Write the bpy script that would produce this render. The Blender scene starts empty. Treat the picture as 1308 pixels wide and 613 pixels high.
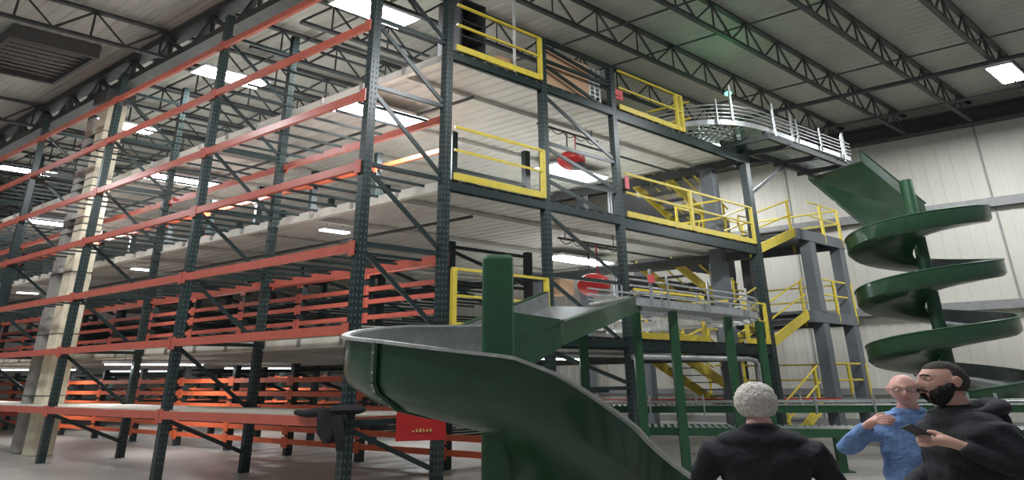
import bpy, bmesh, math, random
from mathutils import Vector, Matrix
random.seed(4)
PI = math.pi
sc = bpy.context.scene
COL = sc.collection
V = Vector

# ---------------------------------------------------------------- plan directions of the building
AL, AR = 1.07404, 1.00670
EL = V((-math.sin(AL), math.cos(AL), 0))      # along the racks
ER = V((math.sin(AR), math.cos(AR), 0))       # across the racks, towards the panelled wall
P0 = V((-2.4666, 7.8911, 0))
UZ = V((0, 0, 1))
FZ = -.15                                     # height of the concrete floor
def W(l, r, z=0.0):
    return P0 + EL * l + ER * r + UZ * z

# ---------------------------------------------------------------- materials
def mat(name, col, rough=0.5, metal=0.0, var=0.12, scale=6.0, bump=0.0, coat=0.0, emit=None, estr=0.0, speck=None):
    m = bpy.data.materials.new(name); m.use_nodes = True
    nt = m.node_tree; b = nt.nodes['Principled BSDF']
    b.inputs['Roughness'].default_value = rough
    b.inputs['Metallic'].default_value = metal
    if coat: b.inputs['Coat Weight'].default_value = coat
    tc = nt.nodes.new('ShaderNodeNewGeometry')
    no = nt.nodes.new('ShaderNodeTexNoise'); no.inputs['Scale'].default_value = scale; no.inputs['Detail'].default_value = 5
    nt.links.new(tc.outputs['Position'], no.inputs['Vector'])
    rp = nt.nodes.new('ShaderNodeValToRGB')
    c = V(col)
    rp.color_ramp.elements[0].position = 0.3; rp.color_ramp.elements[1].position = 0.7
    rp.color_ramp.elements[0].color = (*(c * (1 - var)), 1); rp.color_ramp.elements[1].color = (*[min(1, x * (1 + var)) for x in c], 1)
    nt.links.new(no.outputs['Fac'], rp.inputs['Fac'])
    last = rp.outputs['Color']
    if speck:
        n2 = nt.nodes.new('ShaderNodeTexNoise'); n2.inputs['Scale'].default_value = speck[1]; n2.inputs['Detail'].default_value = 8
        nt.links.new(tc.outputs['Position'], n2.inputs['Vector'])
        r2 = nt.nodes.new('ShaderNodeValToRGB'); r2.color_ramp.elements[0].position = speck[2]; r2.color_ramp.elements[1].position = speck[2] + .08
        nt.links.new(n2.outputs['Fac'], r2.inputs['Fac'])
        mx = nt.nodes.new('ShaderNodeMix'); mx.data_type = 'RGBA'
        nt.links.new(r2.outputs['Color'], mx.inputs['Factor'])
        nt.links.new(last, mx.inputs[6]); mx.inputs[7].default_value = (*speck[0], 1)
        last = mx.outputs[2]
    nt.links.new(last, b.inputs['Base Color'])
    if bump:
        bp = nt.nodes.new('ShaderNodeBump'); bp.inputs['Strength'].default_value = bump; bp.inputs['Distance'].default_value = 0.02
        nt.links.new(no.outputs['Fac'], bp.inputs['Height']); nt.links.new(bp.outputs['Normal'], b.inputs['Normal'])
    if emit:
        b.inputs['Emission Color'].default_value = (*emit, 1); b.inputs['Emission Strength'].default_value = estr
    return m

M = {}
M['green'] = mat('rack_green_paint', (.013, .026, .024), .34, var=.2, scale=9)
M['slot'] = mat('slot_pale', (.06, .085, .08), .5)
M['orange'] = mat('beam_orange_paint', (.52, .115, .075), .33, var=.1, scale=4)
M['orange_lit'] = mat('beam_orange_paint_lit', (.78, .15, .055), .4, var=.1, scale=4)  # same beam paint, with the lamp light put into a brighter colour
M['yellow'] = mat('safety_yellow_paint', (.68, .53, .06), .42, var=.1, scale=7)
M['galv'] = mat('galvanised_steel', (.50, .51, .50), .4, .7, var=.15, scale=12)
M['deck'] = mat('deck_panel_pale_grey', (.52, .51, .47), .55, .0, var=.07, scale=2)
M['deck_edge'] = mat('deck_edge_cream', (.66, .64, .56), .6, var=.12, scale=3)
M['roof'] = mat('roof_sheet_grey', (.44, .43, .385), .6, var=.08, scale=1.2)
M['steel'] = mat('joist_dark_grey', (.055, .058, .058), .55, var=.2, scale=5)
M['colsteel'] = mat('column_slate_grey', (.115, .125, .135), .45, var=.12, scale=3)
M['wall'] = mat('wall_panel_cream', (.50, .475, .415), .62, var=.04, scale=.8)
M['girt'] = mat('girt_grey', (.22, .22, .21), .55, var=.1)
M['floor'] = mat('concrete', (.34, .32, .29), .42, var=.12, scale=1.1, speck=((.30, .29, .27), 3, .62))
M['chute'] = mat('chute_green_paint', (.018, .062, .025), .32, var=.16, scale=5, coat=.3)
M['chute_post'] = mat('chute_post_green', (.024, .092, .038), .38, var=.12, scale=6)
M['chute_in'] = mat('chute_worn_steel', (.17, .175, .17), .5, .3, var=.2, scale=7)
M['rim'] = mat('chute_rim_pale', (.46, .47, .43), .45, .2, var=.2, scale=9)
M['beige'] = mat('column_cream_paint', (.66, .60, .44), .6, var=.14, scale=4)
M['pipe'] = mat('shade_and_seam_grey', (.30, .29, .26), .5, var=.15, scale=4)  # grey for the column's painted-in shade and the deck edge seams
M['led'] = mat('led_white', (1, 1, 1), .5, emit=(.86, .93, 1), estr=28)
M['tube'] = mat('tube_white', (1, 1, 1), .5, emit=(.9, .95, 1), estr=9)
M['housing'] = mat('lamp_housing_white', (.75, .77, .78), .4)
M['cardboard'] = mat('cardboard', (.55, .34, .20), .8, var=.06, scale=3)
M['red'] = mat('red_plastic', (.45, .02, .02), .38, var=.1)
M['pink'] = mat('faded_red_sign', (.75, .12, .13), .45)
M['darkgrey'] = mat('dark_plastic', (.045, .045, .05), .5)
M['black'] = mat('black_cloth', (.010, .010, .012), .85, var=.25, scale=20, bump=.4)
M['fleece'] = mat('black_fleece', (.013, .013, .016), .9, var=.25, scale=30, bump=.35)
M['sweater'] = mat('blue_knit', (.16, .27, .50), .85, var=.16, scale=45, bump=.5)
M['skin'] = mat('skin', (.60, .34, .26), .5, var=.10, scale=14)
M['skin2'] = mat('skin_fair_pink', (.66, .36, .29), .5, var=.12, scale=16)
M['hairw'] = mat('white_hair', (.62, .57, .50), .8, var=.25, scale=60, bump=1.0)
M['haird'] = mat('dark_cropped_hair', (.035, .025, .020), .8, var=.3, scale=90, bump=.6)
M['beard'] = mat('dark_beard', (.014, .010, .009), .85, var=.4, scale=80, bump=1.0)
M['glass'] = mat('lens_dark', (.05, .05, .05), .1)
M['denim'] = mat('dark_trousers', (.03, .035, .05), .85)
M['shoe'] = mat('shoe_black', (.02, .02, .02), .5)
M['eye'] = mat('eye_white', (.7, .68, .65), .3)
M['iris'] = mat('iris_dark', (.03, .02, .015), .2)
M['lip'] = mat('lip', (.45, .16, .14), .5)
M['greenled'] = mat('green_beacon', (.05, .9, .3), .4, emit=(.05, 1, .35), estr=14)
M['wood'] = mat('shelf_board', (.55, .50, .42), .7, var=.1, scale=4)
M['white'] = mat('white_paint', (.75, .75, .72), .5)
M['lettering'] = mat('worn_yellow_lettering', (.62, .42, .14), .6)
M['duct'] = mat('duct_dark', (.10, .095, .09), .6)

# ---------------------------------------------------------------- mesh builder
class MB:
    def __init__(s): s.v = []; s.f = []
    def add(s, vs, fs):
        n = len(s.v); s.v += [V(p) for p in vs]; s.f += [tuple(i + n for i in f) for f in fs]
        return s
    def hexa(s, c):
        return s.add(c, [(0, 3, 2, 1), (4, 5, 6, 7), (0, 1, 5, 4), (1, 2, 6, 5), (2, 3, 7, 6), (3, 0, 4, 7)])
    def box(s, l0, l1, r0, r1, z0, z1):
        return s.hexa([W(l0, r0, z0), W(l1, r0, z0), W(l1, r1, z0), W(l0, r1, z0), W(l0, r0, z1), W(l1, r0, z1), W(l1, r1, z1), W(l0, r1, z1)])
    def abox(s, x0, x1, y0, y1, z0, z1):
        return s.hexa([(x0, y0, z0), (x1, y0, z0), (x1, y1, z0), (x0, y1, z0), (x0, y0, z1), (x1, y0, z1), (x1, y1, z1), (x0, y1, z1)])
    def bar(s, p, q, w, h, up=UZ):
        p, q = V(p), V(q); d = (q - p).normalized()
        u = d.cross(up)
        if u.length < 1e-4: u = d.cross(V((1, 0, 0)))
        u.normalize(); t = u.cross(d).normalized(); u = u * (w / 2); t = t * (h / 2)
        return s.hexa([p - u - t, p + u - t, q + u - t, q - u - t, p - u + t, p + u + t, q + u + t, q - u + t])
    def tube(s, pts, rad, n=8, cap=True):
        pts = [V(p) for p in pts]; rings = []
        nv = len(s.v)
        prev = None
        for i, p in enumerate(pts):
            d = (pts[min(i + 1, len(pts) - 1)] - pts[max(i - 1, 0)]).normalized()
            a = prev if prev is not None else (V((0, 0, 1)) if abs(d.z) < .9 else V((1, 0, 0)))
            u = (a - d * a.dot(d)).normalized(); prev = u; t = d.cross(u)
            R = rad[i] if isinstance(rad, (list, tuple)) else rad
            s.v += [p + u * (R * math.cos(2 * PI * k / n)) + t * (R * math.sin(2 * PI * k / n)) for k in range(n)]
        for i in range(len(pts) - 1):
            for k in range(n):
                a = nv + i * n + k; b = nv + i * n + (k + 1) % n
                s.f.append((a, b, b + n, a + n))
        if cap:
            s.f.append(tuple(nv + k for k in reversed(range(n)))); s.f.append(tuple(nv + (len(pts) - 1) * n + k for k in range(n)))
        return s
    def ell(s, c, rx, ry, rz, nu=16, nv_=10):
        c = V(c); n0 = len(s.v)
        for j in range(nv_ + 1):
            t = PI * j / nv_
            for i in range(nu):
                a = 2 * PI * i / nu
                s.v.append(c + V((rx * math.sin(t) * math.cos(a), ry * math.sin(t) * math.sin(a), rz * math.cos(t))))
        for j in range(nv_):
            for i in range(nu):
                a = n0 + j * nu + i; b = n0 + j * nu + (i + 1) % nu
                s.f.append((a, a + nu, b + nu, b))
        return s
    def loft(s, rings, closed=True, caps=True):
        n = len(rings[0]); n0 = len(s.v)
        for r in rings: s.v += [V(p) for p in r]
        for i in range(len(rings) - 1):
            for k in range(n if closed else n - 1):
                a = n0 + i * n + k; b = n0 + i * n + (k + 1) % n
                s.f.append((a, b, b + n, a + n))
        if caps and closed:
            s.f.append(tuple(n0 + k for k in reversed(range(n)))); s.f.append(tuple(n0 + (len(rings) - 1) * n + k for k in range(n)))
        return s
    def build(s, name, m, parent=None, smooth=False, bevel=0.0, extra=None):
        nf0 = len(s.f)
        if extra: s.add(extra[0].v, extra[0].f)
        base = V((0, 0, 0)); p = parent
        while p is not None: base += V(p.location); p = p.parent
        me = bpy.data.meshes.new(name)
        if parent is None and s.v:
            lo = V([min(v[i] for v in s.v) for i in range(3)]); hi = V([max(v[i] for v in s.v) for i in range(3)])
            org = V(((lo.x + hi.x) / 2, (lo.y + hi.y) / 2, lo.z))
        else: org = V((0, 0, 0))
        me.from_pydata([tuple(v - base - org) for v in s.v], [], s.f)
        if extra:
            me.materials.append(m); me.materials.append(extra[1])
            for i in range(nf0, len(me.polygons)): me.polygons[i].material_index = 1
        bm = bmesh.new(); bm.from_mesh(me); bmesh.ops.recalc_face_normals(bm, faces=bm.faces); bm.to_mesh(me); bm.free()
        if smooth:
            me.polygons.foreach_set('use_smooth', [True] * len(me.polygons))
            try: me.set_sharp_from_angle(angle=math.radians(40))
            except Exception: pass
        if not extra: me.materials.append(m)
        o = bpy.data.objects.new(name, me); COL.objects.link(o); o.location = org
        if parent is not None: o.parent = parent
        if bevel:
            b = o.modifiers.new('bevel', 'BEVEL'); b.width = bevel; b.segments = 2; b.limit_method = 'ANGLE'
        return o

def tag(o, label=None, cat=None, group=None, kind=None):
    if label: o['label'] = label
    if cat: o['category'] = cat
    if group: o['group'] = group
    if kind: o['kind'] = kind
    return o
def thing(name, loc, label, cat, group=None):
    o = bpy.data.objects.new(name, None); COL.objects.link(o); o.location = loc; o.empty_display_size = .2
    return tag(o, label, cat, group)
def copy_thing(o, off, label=None, group=None):
    def rec(a, par):
        c = a.copy(); COL.objects.link(c); c.parent = par
        for ch in a.children: rec(ch, c)
        return c
    r = rec(o, None); r.location = V(o.location) + V(off)
    if label: r['label'] = label
    if group: r['group'] = group
    return r
def structure(name, mb, m, parent=None, **k):
    o = mb.build(name, m, parent, **k)
    if parent is None: o['kind'] = 'structure'
    return o

# ================================================================= SETTING
ROOF_Z = 11.4
RW = 19.6
structure('floor', MB().box(-16, 40, -16, RW + .3, FZ - .2, FZ), M['floor'])
def corrug(mb, l0, l1, r0, r1, z, pitch, depth, flat=.5, th=.02):
    """sheet with trapezoid ribs that run along l"""
    pts = []; r = r0
    while r < r1 - 1e-6:
        pts += [(r, z), (r + pitch * flat, z), (r + pitch * (flat + .12), z + depth), (r + pitch * .88, z + depth)]
        r += pitch
    pts.append((r1, z))
    ring = lambda l: [W(l, a, b) for a, b in pts] + [W(l, a, b + th) for a, b in reversed(pts)]
    mb.loft([ring(l0), ring(l1)])
    return mb
c = corrug(MB(), -14, 40, -14, RW + .3, ROOF_Z, .30, .018)
ceil_ = structure('ceiling', c, M['roof'])

# back wall (parallel to the racks), ribbed metal panels
wl = MB()
pts = []; l = -16.0
while l < 40:
    pts += [(l, 0), (l + .24, 0), (l + .27, -.012), (l + .37, -.012)]; l += .40
ring = lambda z: [W(a, RW + b, z) for a, b in pts] + [W(pts[-1][0], RW + .2, z), W(pts[0][0], RW + .2, z)]
wl.loft([ring(FZ), ring(11.4)])
structure('wall_back', wl, M['wall'])
structure('wall_left', MB().box(40, 40.3, -16, RW, FZ, 11.4), M['wall'])
for i, (z, h) in enumerate(((7.5, .32), (3.95, .30), (1.1, .22))):
    t = MB().box(-16, 40, RW - .26, RW - .04, z, z + .05)
    t.box(-16, 40, RW - .26, RW - .22, z - h + .05, z); t.box(-16, 40, RW - .08, RW - .04, z - h + .05, z)
    structure('trim_%d' % (i + 1), t, M['girt'])
g = MB().box(-16, 40, RW - .45, RW - .05, 10.36, 10.44).box(-16, 40, RW - .45, RW - .05, 10.92, 11.0).box(-16, 40, RW - .28, RW - .2, 10.44, 10.92)
structure('trim_4', g, M['steel'])
for i, l in enumerate((-3.3, -7.5, 2.9, 9, 15, 21)):
    structure('trim_%d' % (5 + i), MB().box(l, l + .04, RW - .045, RW - .03, FZ, 10.4), M['girt'])
structure('trim_11', MB().box(-16, 40, RW - .07, RW - .03, FZ, .1), M['girt'])

# roof joists (open web), girder over the racks
def joist(l, label, ra=-13, rb=RW - .1, zb=10.4, zt=11.3):
    t = thing('roof_joist', W(l, ra, zb), label, 'roof joist', 'open web roof joists')
    MB().box(l - .07, l + .07, ra, rb, zt - .08, zt).build('top_chord', M['steel'], t)
    MB().box(l - .06, l + .06, ra + .6, rb - .4, zb, zb + .08).build('bottom_chord', M['steel'], t)
    w = MB(); n = int((rb - ra - 1) / .75); r = ra + .6; up = False
    for k in range(n):
        a = W(l, r, zt - .06 if up else zb + .06); b = W(l, r + .75, zb + .06 if up else zt - .06)
        w.bar(a, b, .045, .045)
        if not up: w.bar(W(l, r + .75, zb + .05), W(l, r + .75, zt - .05), .035, .035)
        r += .75; up = not up
    w.build('web_bracing', M['steel'], t)
    return t
JL = [-9.4, -7.4, -5.3, -3.37, -1.42, .62]
names = {-9.4: 'joist outermost on the right, beyond the high bay lamp', -7.4: 'joist second from the right end of the roof', -5.3: 'short-looking joist crossing the top right corner', -3.37: 'long joist running to the wall above the green spiral chute', -1.42: 'joist running to the wall above the curved roller conveyor', .62: 'joist just above the top guardrails and cardboard panel'}
for l in JL:
    joist(l, 'dark open-web steel roof ' + names[l], zb=10.4)
dist = ['first', 'second', 'third', 'fourth', 'fifth', 'sixth', 'seventh', 'eighth', 'ninth', 'tenth', 'eleventh', 'twelfth', 'thirteenth', 'fourteenth', 'fifteenth', 'sixteenth', 'seventeenth']
l = 2.65
for k in range(16):
    joist(l, 'dark open-web roof joist over the racks, %s one behind the joist above the guardrails' % dist[k], ra=-13 if k % 4 == 3 else .9); l += 2.03

gd = thing('roof_girder', W(-14, .7, 10.3), 'deep dark steel truss girder running along above the front rack, resting on the cream column', 'roof girder')
MB().box(-13, 38, .50, .90, 10.28, 10.48).build('bottom_chord', M['steel'], gd)
MB().box(-13, 38, .52, .88, 11.1, 11.3).build('top_chord', M['steel'], gd)
w = MB(); l = -13; up = True
while l < 37:
    w.bar(W(l, .7, 11.1 if up else 10.4), W(l + 1.0, .7, 10.4 if up else 11.1), .12, .12)
    if not up: w.bar(W(l + 1.0, .7, 10.4), W(l + 1.0, .7, 11.1), .08, .08)
    l += 1.0; up = not up
w.build('web_bracing', M['steel'], gd)
# bridging rods between the joists
for k, (r, z) in enumerate(((12.4, 10.42), (6.2, 10.42), (15.8, 11.18), (9.3, 11.18), (2.9, 11.18), (-3.2, 11.18))):
    nm = ['lower rod nearest the wall end', 'lower rod over the pick module', 'upper rod nearest the panelled wall', 'upper rod passing the curved conveyor', 'upper rod over the front rack aisle', 'upper rod in front of the front rack'][k]
    tag(MB().tube([W(-13, r, z), W(38, r, z)], .028, 6).build('bridging_rod', M['steel']), 'thin dark bridging rod tying the roof joists, ' + nm, 'bridging rod', 'roof bridging rods')
tag(MB().tube([W(-14, 13.4, 10.1), W(38, 13.4, 10.1)], .07, 8).build('sprinkler_pipe', M['steel'], None, True), 'dark sprinkler main pipe under the roof joists near the panelled wall', 'pipe')
tag(MB().tube([W(-14, 16.2, 10.2), W(38, 16.2, 10.2)], .045, 8).build('sprinkler_pipe', M['steel'], None, True), 'thinner dark sprinkler pipe below the joists close to the eave', 'pipe')

# roof vent frame, top left
vt = thing('roof_vent', W(12.6, -1.3, 10.9), 'dark ribbed roof vent frame hanging beneath the roof in the top left', 'roof vent')
v = MB()
for a, b, c_, d in ((11.0, 13.9, -2.1, -2.0), (11.0, 13.9, -.25, -.15), (11.0, 11.1, -2.0, -.25), (13.8, 13.9, -2.0, -.25)):
    v.box(a, b, c_, d, 10.95, 11.38)
v.build('curb', M['duct'], vt)
for k in range(9):
    a = 11.25 + k * .3
    MB().bar(W(a, -2.05, 11.12), W(a, -.2, 11.12), .16, .03).build('louver', M['duct'], vt)

# cream building column with a grey strip coloured as its shaded left side
cl = thing('building_column', W(11.85, .7), 'tall cream painted building column standing inside the front rack with grey strip as shaded side', 'column')
MB().box(11.55, 12.05, .5, .95, FZ, 9.85).build('shaft', M['beige'], cl, bevel=.02)
MB().box(12.45, 12.85, .5, .85, FZ, 9.6).build('shaded_side', M['pipe'], cl, bevel=.06)
MB().box(11.4, 12.2, .35, 1.05, 9.85, 10.27).build('capital', M['duct'], cl)
st = MB()
for z in (8.9, 8.6, 8.3, 7.4, 7.15, 6.2, 6.0, 5.8, 4.6, 2.9, 1.3):
    st.box(11.535, 12.87, .485, .965, z, z + .02)
st.build('strap', M['darkgrey'], cl)

# ================================================================= RACKS
DZ = [2.42, 5.17, 7.93]
HL, HR = .062, .07
def post(mb, l, r, z0, z1, hl=HL, hr=HR):
    # C-shaped upright: web plus two flanges
    mb.box(l - hl, l + hl, r - hr, r + hr, z0, z1)
def slots(l, r, z0, z1, hl=HL, hr=HR, st=.105):
    s = MB(); z = z0 + .15
    while z < z1 - .1:
        for q in (-.5, .5):
            s.box(l - hl - .003, l - hl, r + q * hr - .012, r + q * hr + .012, z, z + .045)
            s.box(l + q * hl - .012, l + q * hl + .012, r - hr - .003, r - hr, z, z + .045)
        z += st
    return s
BR = [1.0, 2.35, 3.75, 5.15, 6.65, 8.05]
def frame(parent, l, ra, rb, top, near=False, zs=BR, cap=None, z0=FZ):
    f = bpy.data.objects.new('upright_frame', None); COL.objects.link(f); f.parent = parent
    f.location = W(l, ra, z0) - V(parent.location)
    for r in (ra, rb):
        m = MB(); post(m, l, r, z0 + .012, top)
        m.build('post', M['green'], f, extra=(slots(l, r, 0, top), M['slot']) if near else None)
        MB().box(l - .12, l + .12, r - .12, r + .12, z0, z0 + .012).build('foot_plate', M['galv'], f)
    za = [z for z in zs if z < top - .1] + ([cap] if cap else [])
    for z in za:
        MB().bar(W(l, ra + HR, z), W(l, rb - HR, z), .045, .075).build('horizontal_brace', M['green'], f)
    za = [z0 + .3] + za
    for i in range(len(za) - 1):
        MB().bar(W(l + .02, ra + HR, za[i + 1] - .1), W(l + .02, rb - HR, za[i] + .1), .04, .075).build('diagonal_brace', M['green'], f)
    return f
def beam(parent, l0, l1, r, z, m=None, side=-1, h=.115):
    """step beam: box with a lip, plus end connectors"""
    a, b = l0 + HL, l1 - HL
    rr = r + side * (HR - .005)
    q = MB()
    q.box(a, b, rr - .035, rr + .035, z - h / 2, z + h / 2)
    q.box(a, b, rr - .035, rr + .005, z + h / 2, z + h / 2 + .03)
    for e, s in ((l0, 1), (l1, -1)):
        q.box(e - .02 if s > 0 else e - .1, e + .1 if s > 0 else e + .02, r + side * (HR + .03) - .012, r + side * (HR + .03) + .012, z - .12, z + .12)
    return q.build('load_beam', m or M['orange'], parent)
BAY = 4.75
def shelf_bars(parent, l0, l1, ra, rb, z, n=9):
    ra += .07; rb -= .07; z -= .01
    q = MB()
    for k in range(n):
        l = l0 + (l1 - l0) * (k + .5) / n
        q.box(l - .018, l + .018, ra, rb, z - .03, z + .015)
    return q.build('shelf_bars', M['green'], parent)

rk = thing('pallet_rack', W(0, 0, FZ), 'tall front pallet rack of green perforated uprights and seven levels of orange-red beams', 'pallet rack')
NB = 6
for i in range(NB + 1):
    frame(rk, i * BAY, 0, 1.455, 10.0 if i else 10.3, near=i < 3, zs=BR, cap=9.45)
LEV = [1.0, 2.35, 3.66, 5.08, 6.43, 7.87, 9.12]
for i in range(NB):
    for z in LEV:
        beam(rk, i * BAY, (i + 1) * BAY, 0, z, side=-1)
        if z in (1.0, 3.66, 6.43): beam(rk, i * BAY, (i + 1) * BAY, 1.455, z, side=1)
    for z in (3.66, 5.08, 6.43, 7.87):
        shelf_bars(rk, i * BAY + .1, (i + 1) * BAY - .1, 0, 1.455, z + .03, 8)
    MB().box(i * BAY + .1, (i + 1) * BAY - .1, 0, 1.45, 1.075, 1.10).build('shelf_board', M['wood'], rk)
    MB().box(i * BAY + .1, (i + 1) * BAY - .1, .02, 1.43, 2.425, 2.445).build('shelf_board', M['wood'], rk)

rk2 = thing('carton_flow_rack', W(0, 3.75, FZ), 'second rack on the floor behind the first aisle, lit-toned orange beams and tall end frame', 'pallet rack')
HB = BAY / 2
frame(rk2, 0, 3.75, 5.84, 9.1, near=True, zs=[1.4, 2.2, 3.6, 5.0, 5.75, 6.5, 7.75, 8.55], cap=9.05)
for i in range(1, 12):
    frame(rk2, i * HB, 3.75, 5.84, 2.05, zs=[1.0, 1.9])
for i in range(11):
    for z in (.17, .46, .97, 1.29, 1.63):
        beam(rk2, i * HB, (i + 1) * HB, 3.75, z, M['orange_lit'], side=-1, h=.09)
for i in range(6):
    for z in (.6, 1.45): shelf_bars(rk2, i * BAY + .1, (i + 1) * BAY - .1, 3.8, 5.8, z - .1, 7)
rk2b = thing('carton_flow_rack', W(HB, 3.75, DZ[0]), 'shelving rack with dull red beams standing on the lowest deck behind the front rack', 'pallet rack')
for i in range(1, 12): frame(rk2b, i * HB, 3.75, 5.84, 4.62, zs=[2.75, 3.7, 4.5], z0=DZ[0])
for i in range(1, 11):
    for z in (3.04, 3.41, 3.71, 4.11): beam(rk2b, i * HB, (i + 1) * HB, 3.75, z, M['orange'], side=-1, h=.075)
    for z in (3.0, 3.4, 3.7): shelf_bars(rk2b, i * HB + .1, (i + 1) * HB - .1, 3.8, 5.8, z, 4)
rk2c = thing('carton_flow_rack', W(HB, 3.75, DZ[1]), 'light rack standing on the middle deck with one lit-toned orange beam row', 'pallet rack')
for i in range(1, 12): frame(rk2c, i * HB, 3.75, 5.84, 7.35, zs=[5.5, 6.4, 7.25], z0=DZ[1])
for i in range(1, 11):
    beam(rk2c, i * HB, (i + 1) * HB, 3.75, 6.9, M['orange_lit'], side=-1, h=.08)
for i in range(3, 11):
    beam(rk2c, i * HB, (i + 1) * HB, 3.75, 6.0, M['orange'], side=-1, h=.08)
# third rack, only its lower levels show under the first deck
rk3 = thing('carton_flow_rack', W(2.6, 8.6), 'low far rack of orange beams seen under the lowest deck, behind the second rack', 'pallet rack')
for i in range(4, 12):
    l = i * 2.6
    f = MB(); post(f, l, 8.6, FZ, 2.05); post(f, l, 9.9, FZ, 2.05)
    f.bar(W(l, 8.6, .3), W(l, 9.9, 1.5), .04, .06); f.bar(W(l, 8.6, 1.9), W(l, 9.9, 1.9), .04, .06)
    f.build('upright_frame', M['green'], rk3)
    if i < 11:
        for z in (.25, .85, 1.3, 1.7): beam(rk3, l, l + 2.6, 8.6, z, M['orange_lit'], h=.09)

# ================================================================= DECKS
DZ = [2.42, 5.17, 7.93]
DN = ['lowest', 'middle', 'top']
LD = 28.4
for k, z in enumerate(DZ):
    d = thing('mezzanine_deck', W(0, 1.6, z - .3), '%s mezzanine deck of the pick module, pale corrugated underside and dark green front beam' % DN[k], 'mezzanine deck')
    corrug(MB(), -.02, LD, 1.62, 10.9, z - .08, .30, .022, th=.04).build('deck_panel', M['deck'], d)
    e = MB().box(0, LD, 1.55, 1.62, z - .19, z + .02); e.box(0, LD, 1.50, 1.55, z - .19, z - .16)
    s = MB(); l = 1.2
    while l < LD:
        s.box(l, l + .03, 1.495, 1.55, z - .16, z + .02); l += 1.2
    e.build('edge_channel', M['deck_edge'], d, extra=(s, M['pipe']))
    # front beams, one per span of the front
    for a, b in ((1.53, 3.68), (3.82, 5.77), (5.91, 10.95)):
        h = .27 if a > 5 else .20
        m = MB().box(-.06, -.02, a, b, z - .02 - h, z - .0); m.box(-.06, .04, a, b, z - .02 - h, z - h); m.box(-.06, .04, a, b, z - .04, z - .0)
        hb = MB(); r = a + .15
        while r < b - .1:
            hb.box(-.066, -.061, r, r + .07, z - .06, z - .015); r += .26
        m.build('front_beam', M['green'], d, extra=(hb, M['darkgrey']))
    j = MB()
    for l in (1.25, 3.6, 6.0, 8.4, 10.8, 13.2, 15.6, 18, 20.4, 22.8, 25.2):
        j.box(l, l + .10, 1.62, 10.9, z - .19, z - .105)
    j.build('floor_joists', M['deck'], d)
    gm = MB()
    for r in (10.75,):
        gm.box(.1, LD, r - .08, r + .08, z - .42, z - .195)
    gm.build('main_girder', M['steel'], d)
    if k < 2:
        pass

for k, a_, z0, z1 in ((0, 'lowest', 3.55, 4.72), (1, 'middle', 5.15, 7.45)):  # dark sheets added to stand in for the dim interior behind
    t = thing('dark_backdrop', W(3.75, 11.0, z0), 'added dark sheet for the dim interior behind the stair flights at the %s deck' % a_, 'dark_backdrop')
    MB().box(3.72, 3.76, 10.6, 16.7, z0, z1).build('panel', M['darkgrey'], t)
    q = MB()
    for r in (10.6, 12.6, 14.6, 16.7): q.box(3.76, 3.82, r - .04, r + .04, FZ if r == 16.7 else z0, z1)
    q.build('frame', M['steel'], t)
# steel columns carrying the platform
def steel_column(l, r, z1, label, w=.17):
    t = thing('steel_column', W(l, r), label, 'column', 'grey columns of the platform')
    MB().box(l - w, l + w, r - w * .8, r + w * .8, FZ + .03, z1).build('shaft', M['colsteel'], t, bevel=.015)
    MB().box(l - w * 1.5, l + w * 1.5, r - w * 1.4, r + w * 1.4, FZ, FZ + .03).build('base_plate', M['colsteel'], t)
    MB().box(l - w * 1.3, l + w * 1.3, r - w * 1.1, r + w * 1.1, z1, z1 + .03).build('cap_plate', M['colsteel'], t)
steel_column(.75, 10.6, 7.48, 'slate grey square column just inside the front right corner of the platform')
steel_column(6.0, 14.9, 10.33, 'grey building column seen under the lowest deck, behind the green conveyor leg')
steel_column(8.2, 14.9, 10.33, 'grey building column under the deck, second to the left of the conveyor leg')
steel_column(10.4, 14.9, 10.33, 'grey building column under the deck, furthest left in the bright opening')

# front right corner post
cp_ = thing('corner_post', W(0, 11.06), 'dark green corner post at the right end of the decks', 'post')
q = MB(); post(q, 0, 11.06, FZ + .02, 9.0, .09, .10); q.build('shaft', M['green'], cp_, extra=(slots(0, 11.06, 0, 9.0, .09, .10, .13), M['slot']))
MB().box(-.16, .16, 10.9, 11.22, FZ, FZ + .02).build('foot_plate', M['galv'], cp_)

# guardrails
def guardrail(ra, rb, z, label, posts, h=1.06, l=-.10, toe=True, parent=None, ends=True):
    t = thing('guardrail', W(l, ra, z), label, 'guardrail', 'yellow guardrails on the deck fronts')
    MB().bar(W(l, ra, z + h), W(l, rb, z + h), .045, .045).build('top_rail', M['yellow'], t)
    MB().bar(W(l, ra, z + h * .55), W(l, rb, z + h * .55), .04, .04).build('mid_rail', M['yellow'], t)
    if toe: MB().box(l - .012, l + .012, ra, rb, z - .01, z + .125).build('toe_board', M['yellow'], t)
    for r in posts:
        MB().box(l - .03, l + .03, r - .04, r + .04, z, z + h).build('post', M['yellow'], t)
    return t
for k, nm in enumerate(DN):
    guardrail(1.56, 3.64, DZ[k] + .01, 'yellow guardrail on the %s deck between the first and second rack frames' % nm, [3.6] if k else [1.6, 3.6])
guardrail(5.97, 8.35, DZ[2] + .01, 'yellow guardrail on the top deck ending in a double post beside the curved conveyor', [8.1, 8.3])
guardrail(5.97, 10.9, DZ[1] + .01, 'long yellow guardrail on the middle deck reaching the corner post', [8.25, 10.85])
guardrail(5.97, 8.35, DZ[0] + .01, 'yellow guardrail on the lowest deck behind the low roller conveyor', [6.05, 8.25])
guardrail(9.9, 10.9, DZ[0] + .01, 'short yellow guardrail on the lowest deck beside the corner post', [9.95, 10.85])
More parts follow.
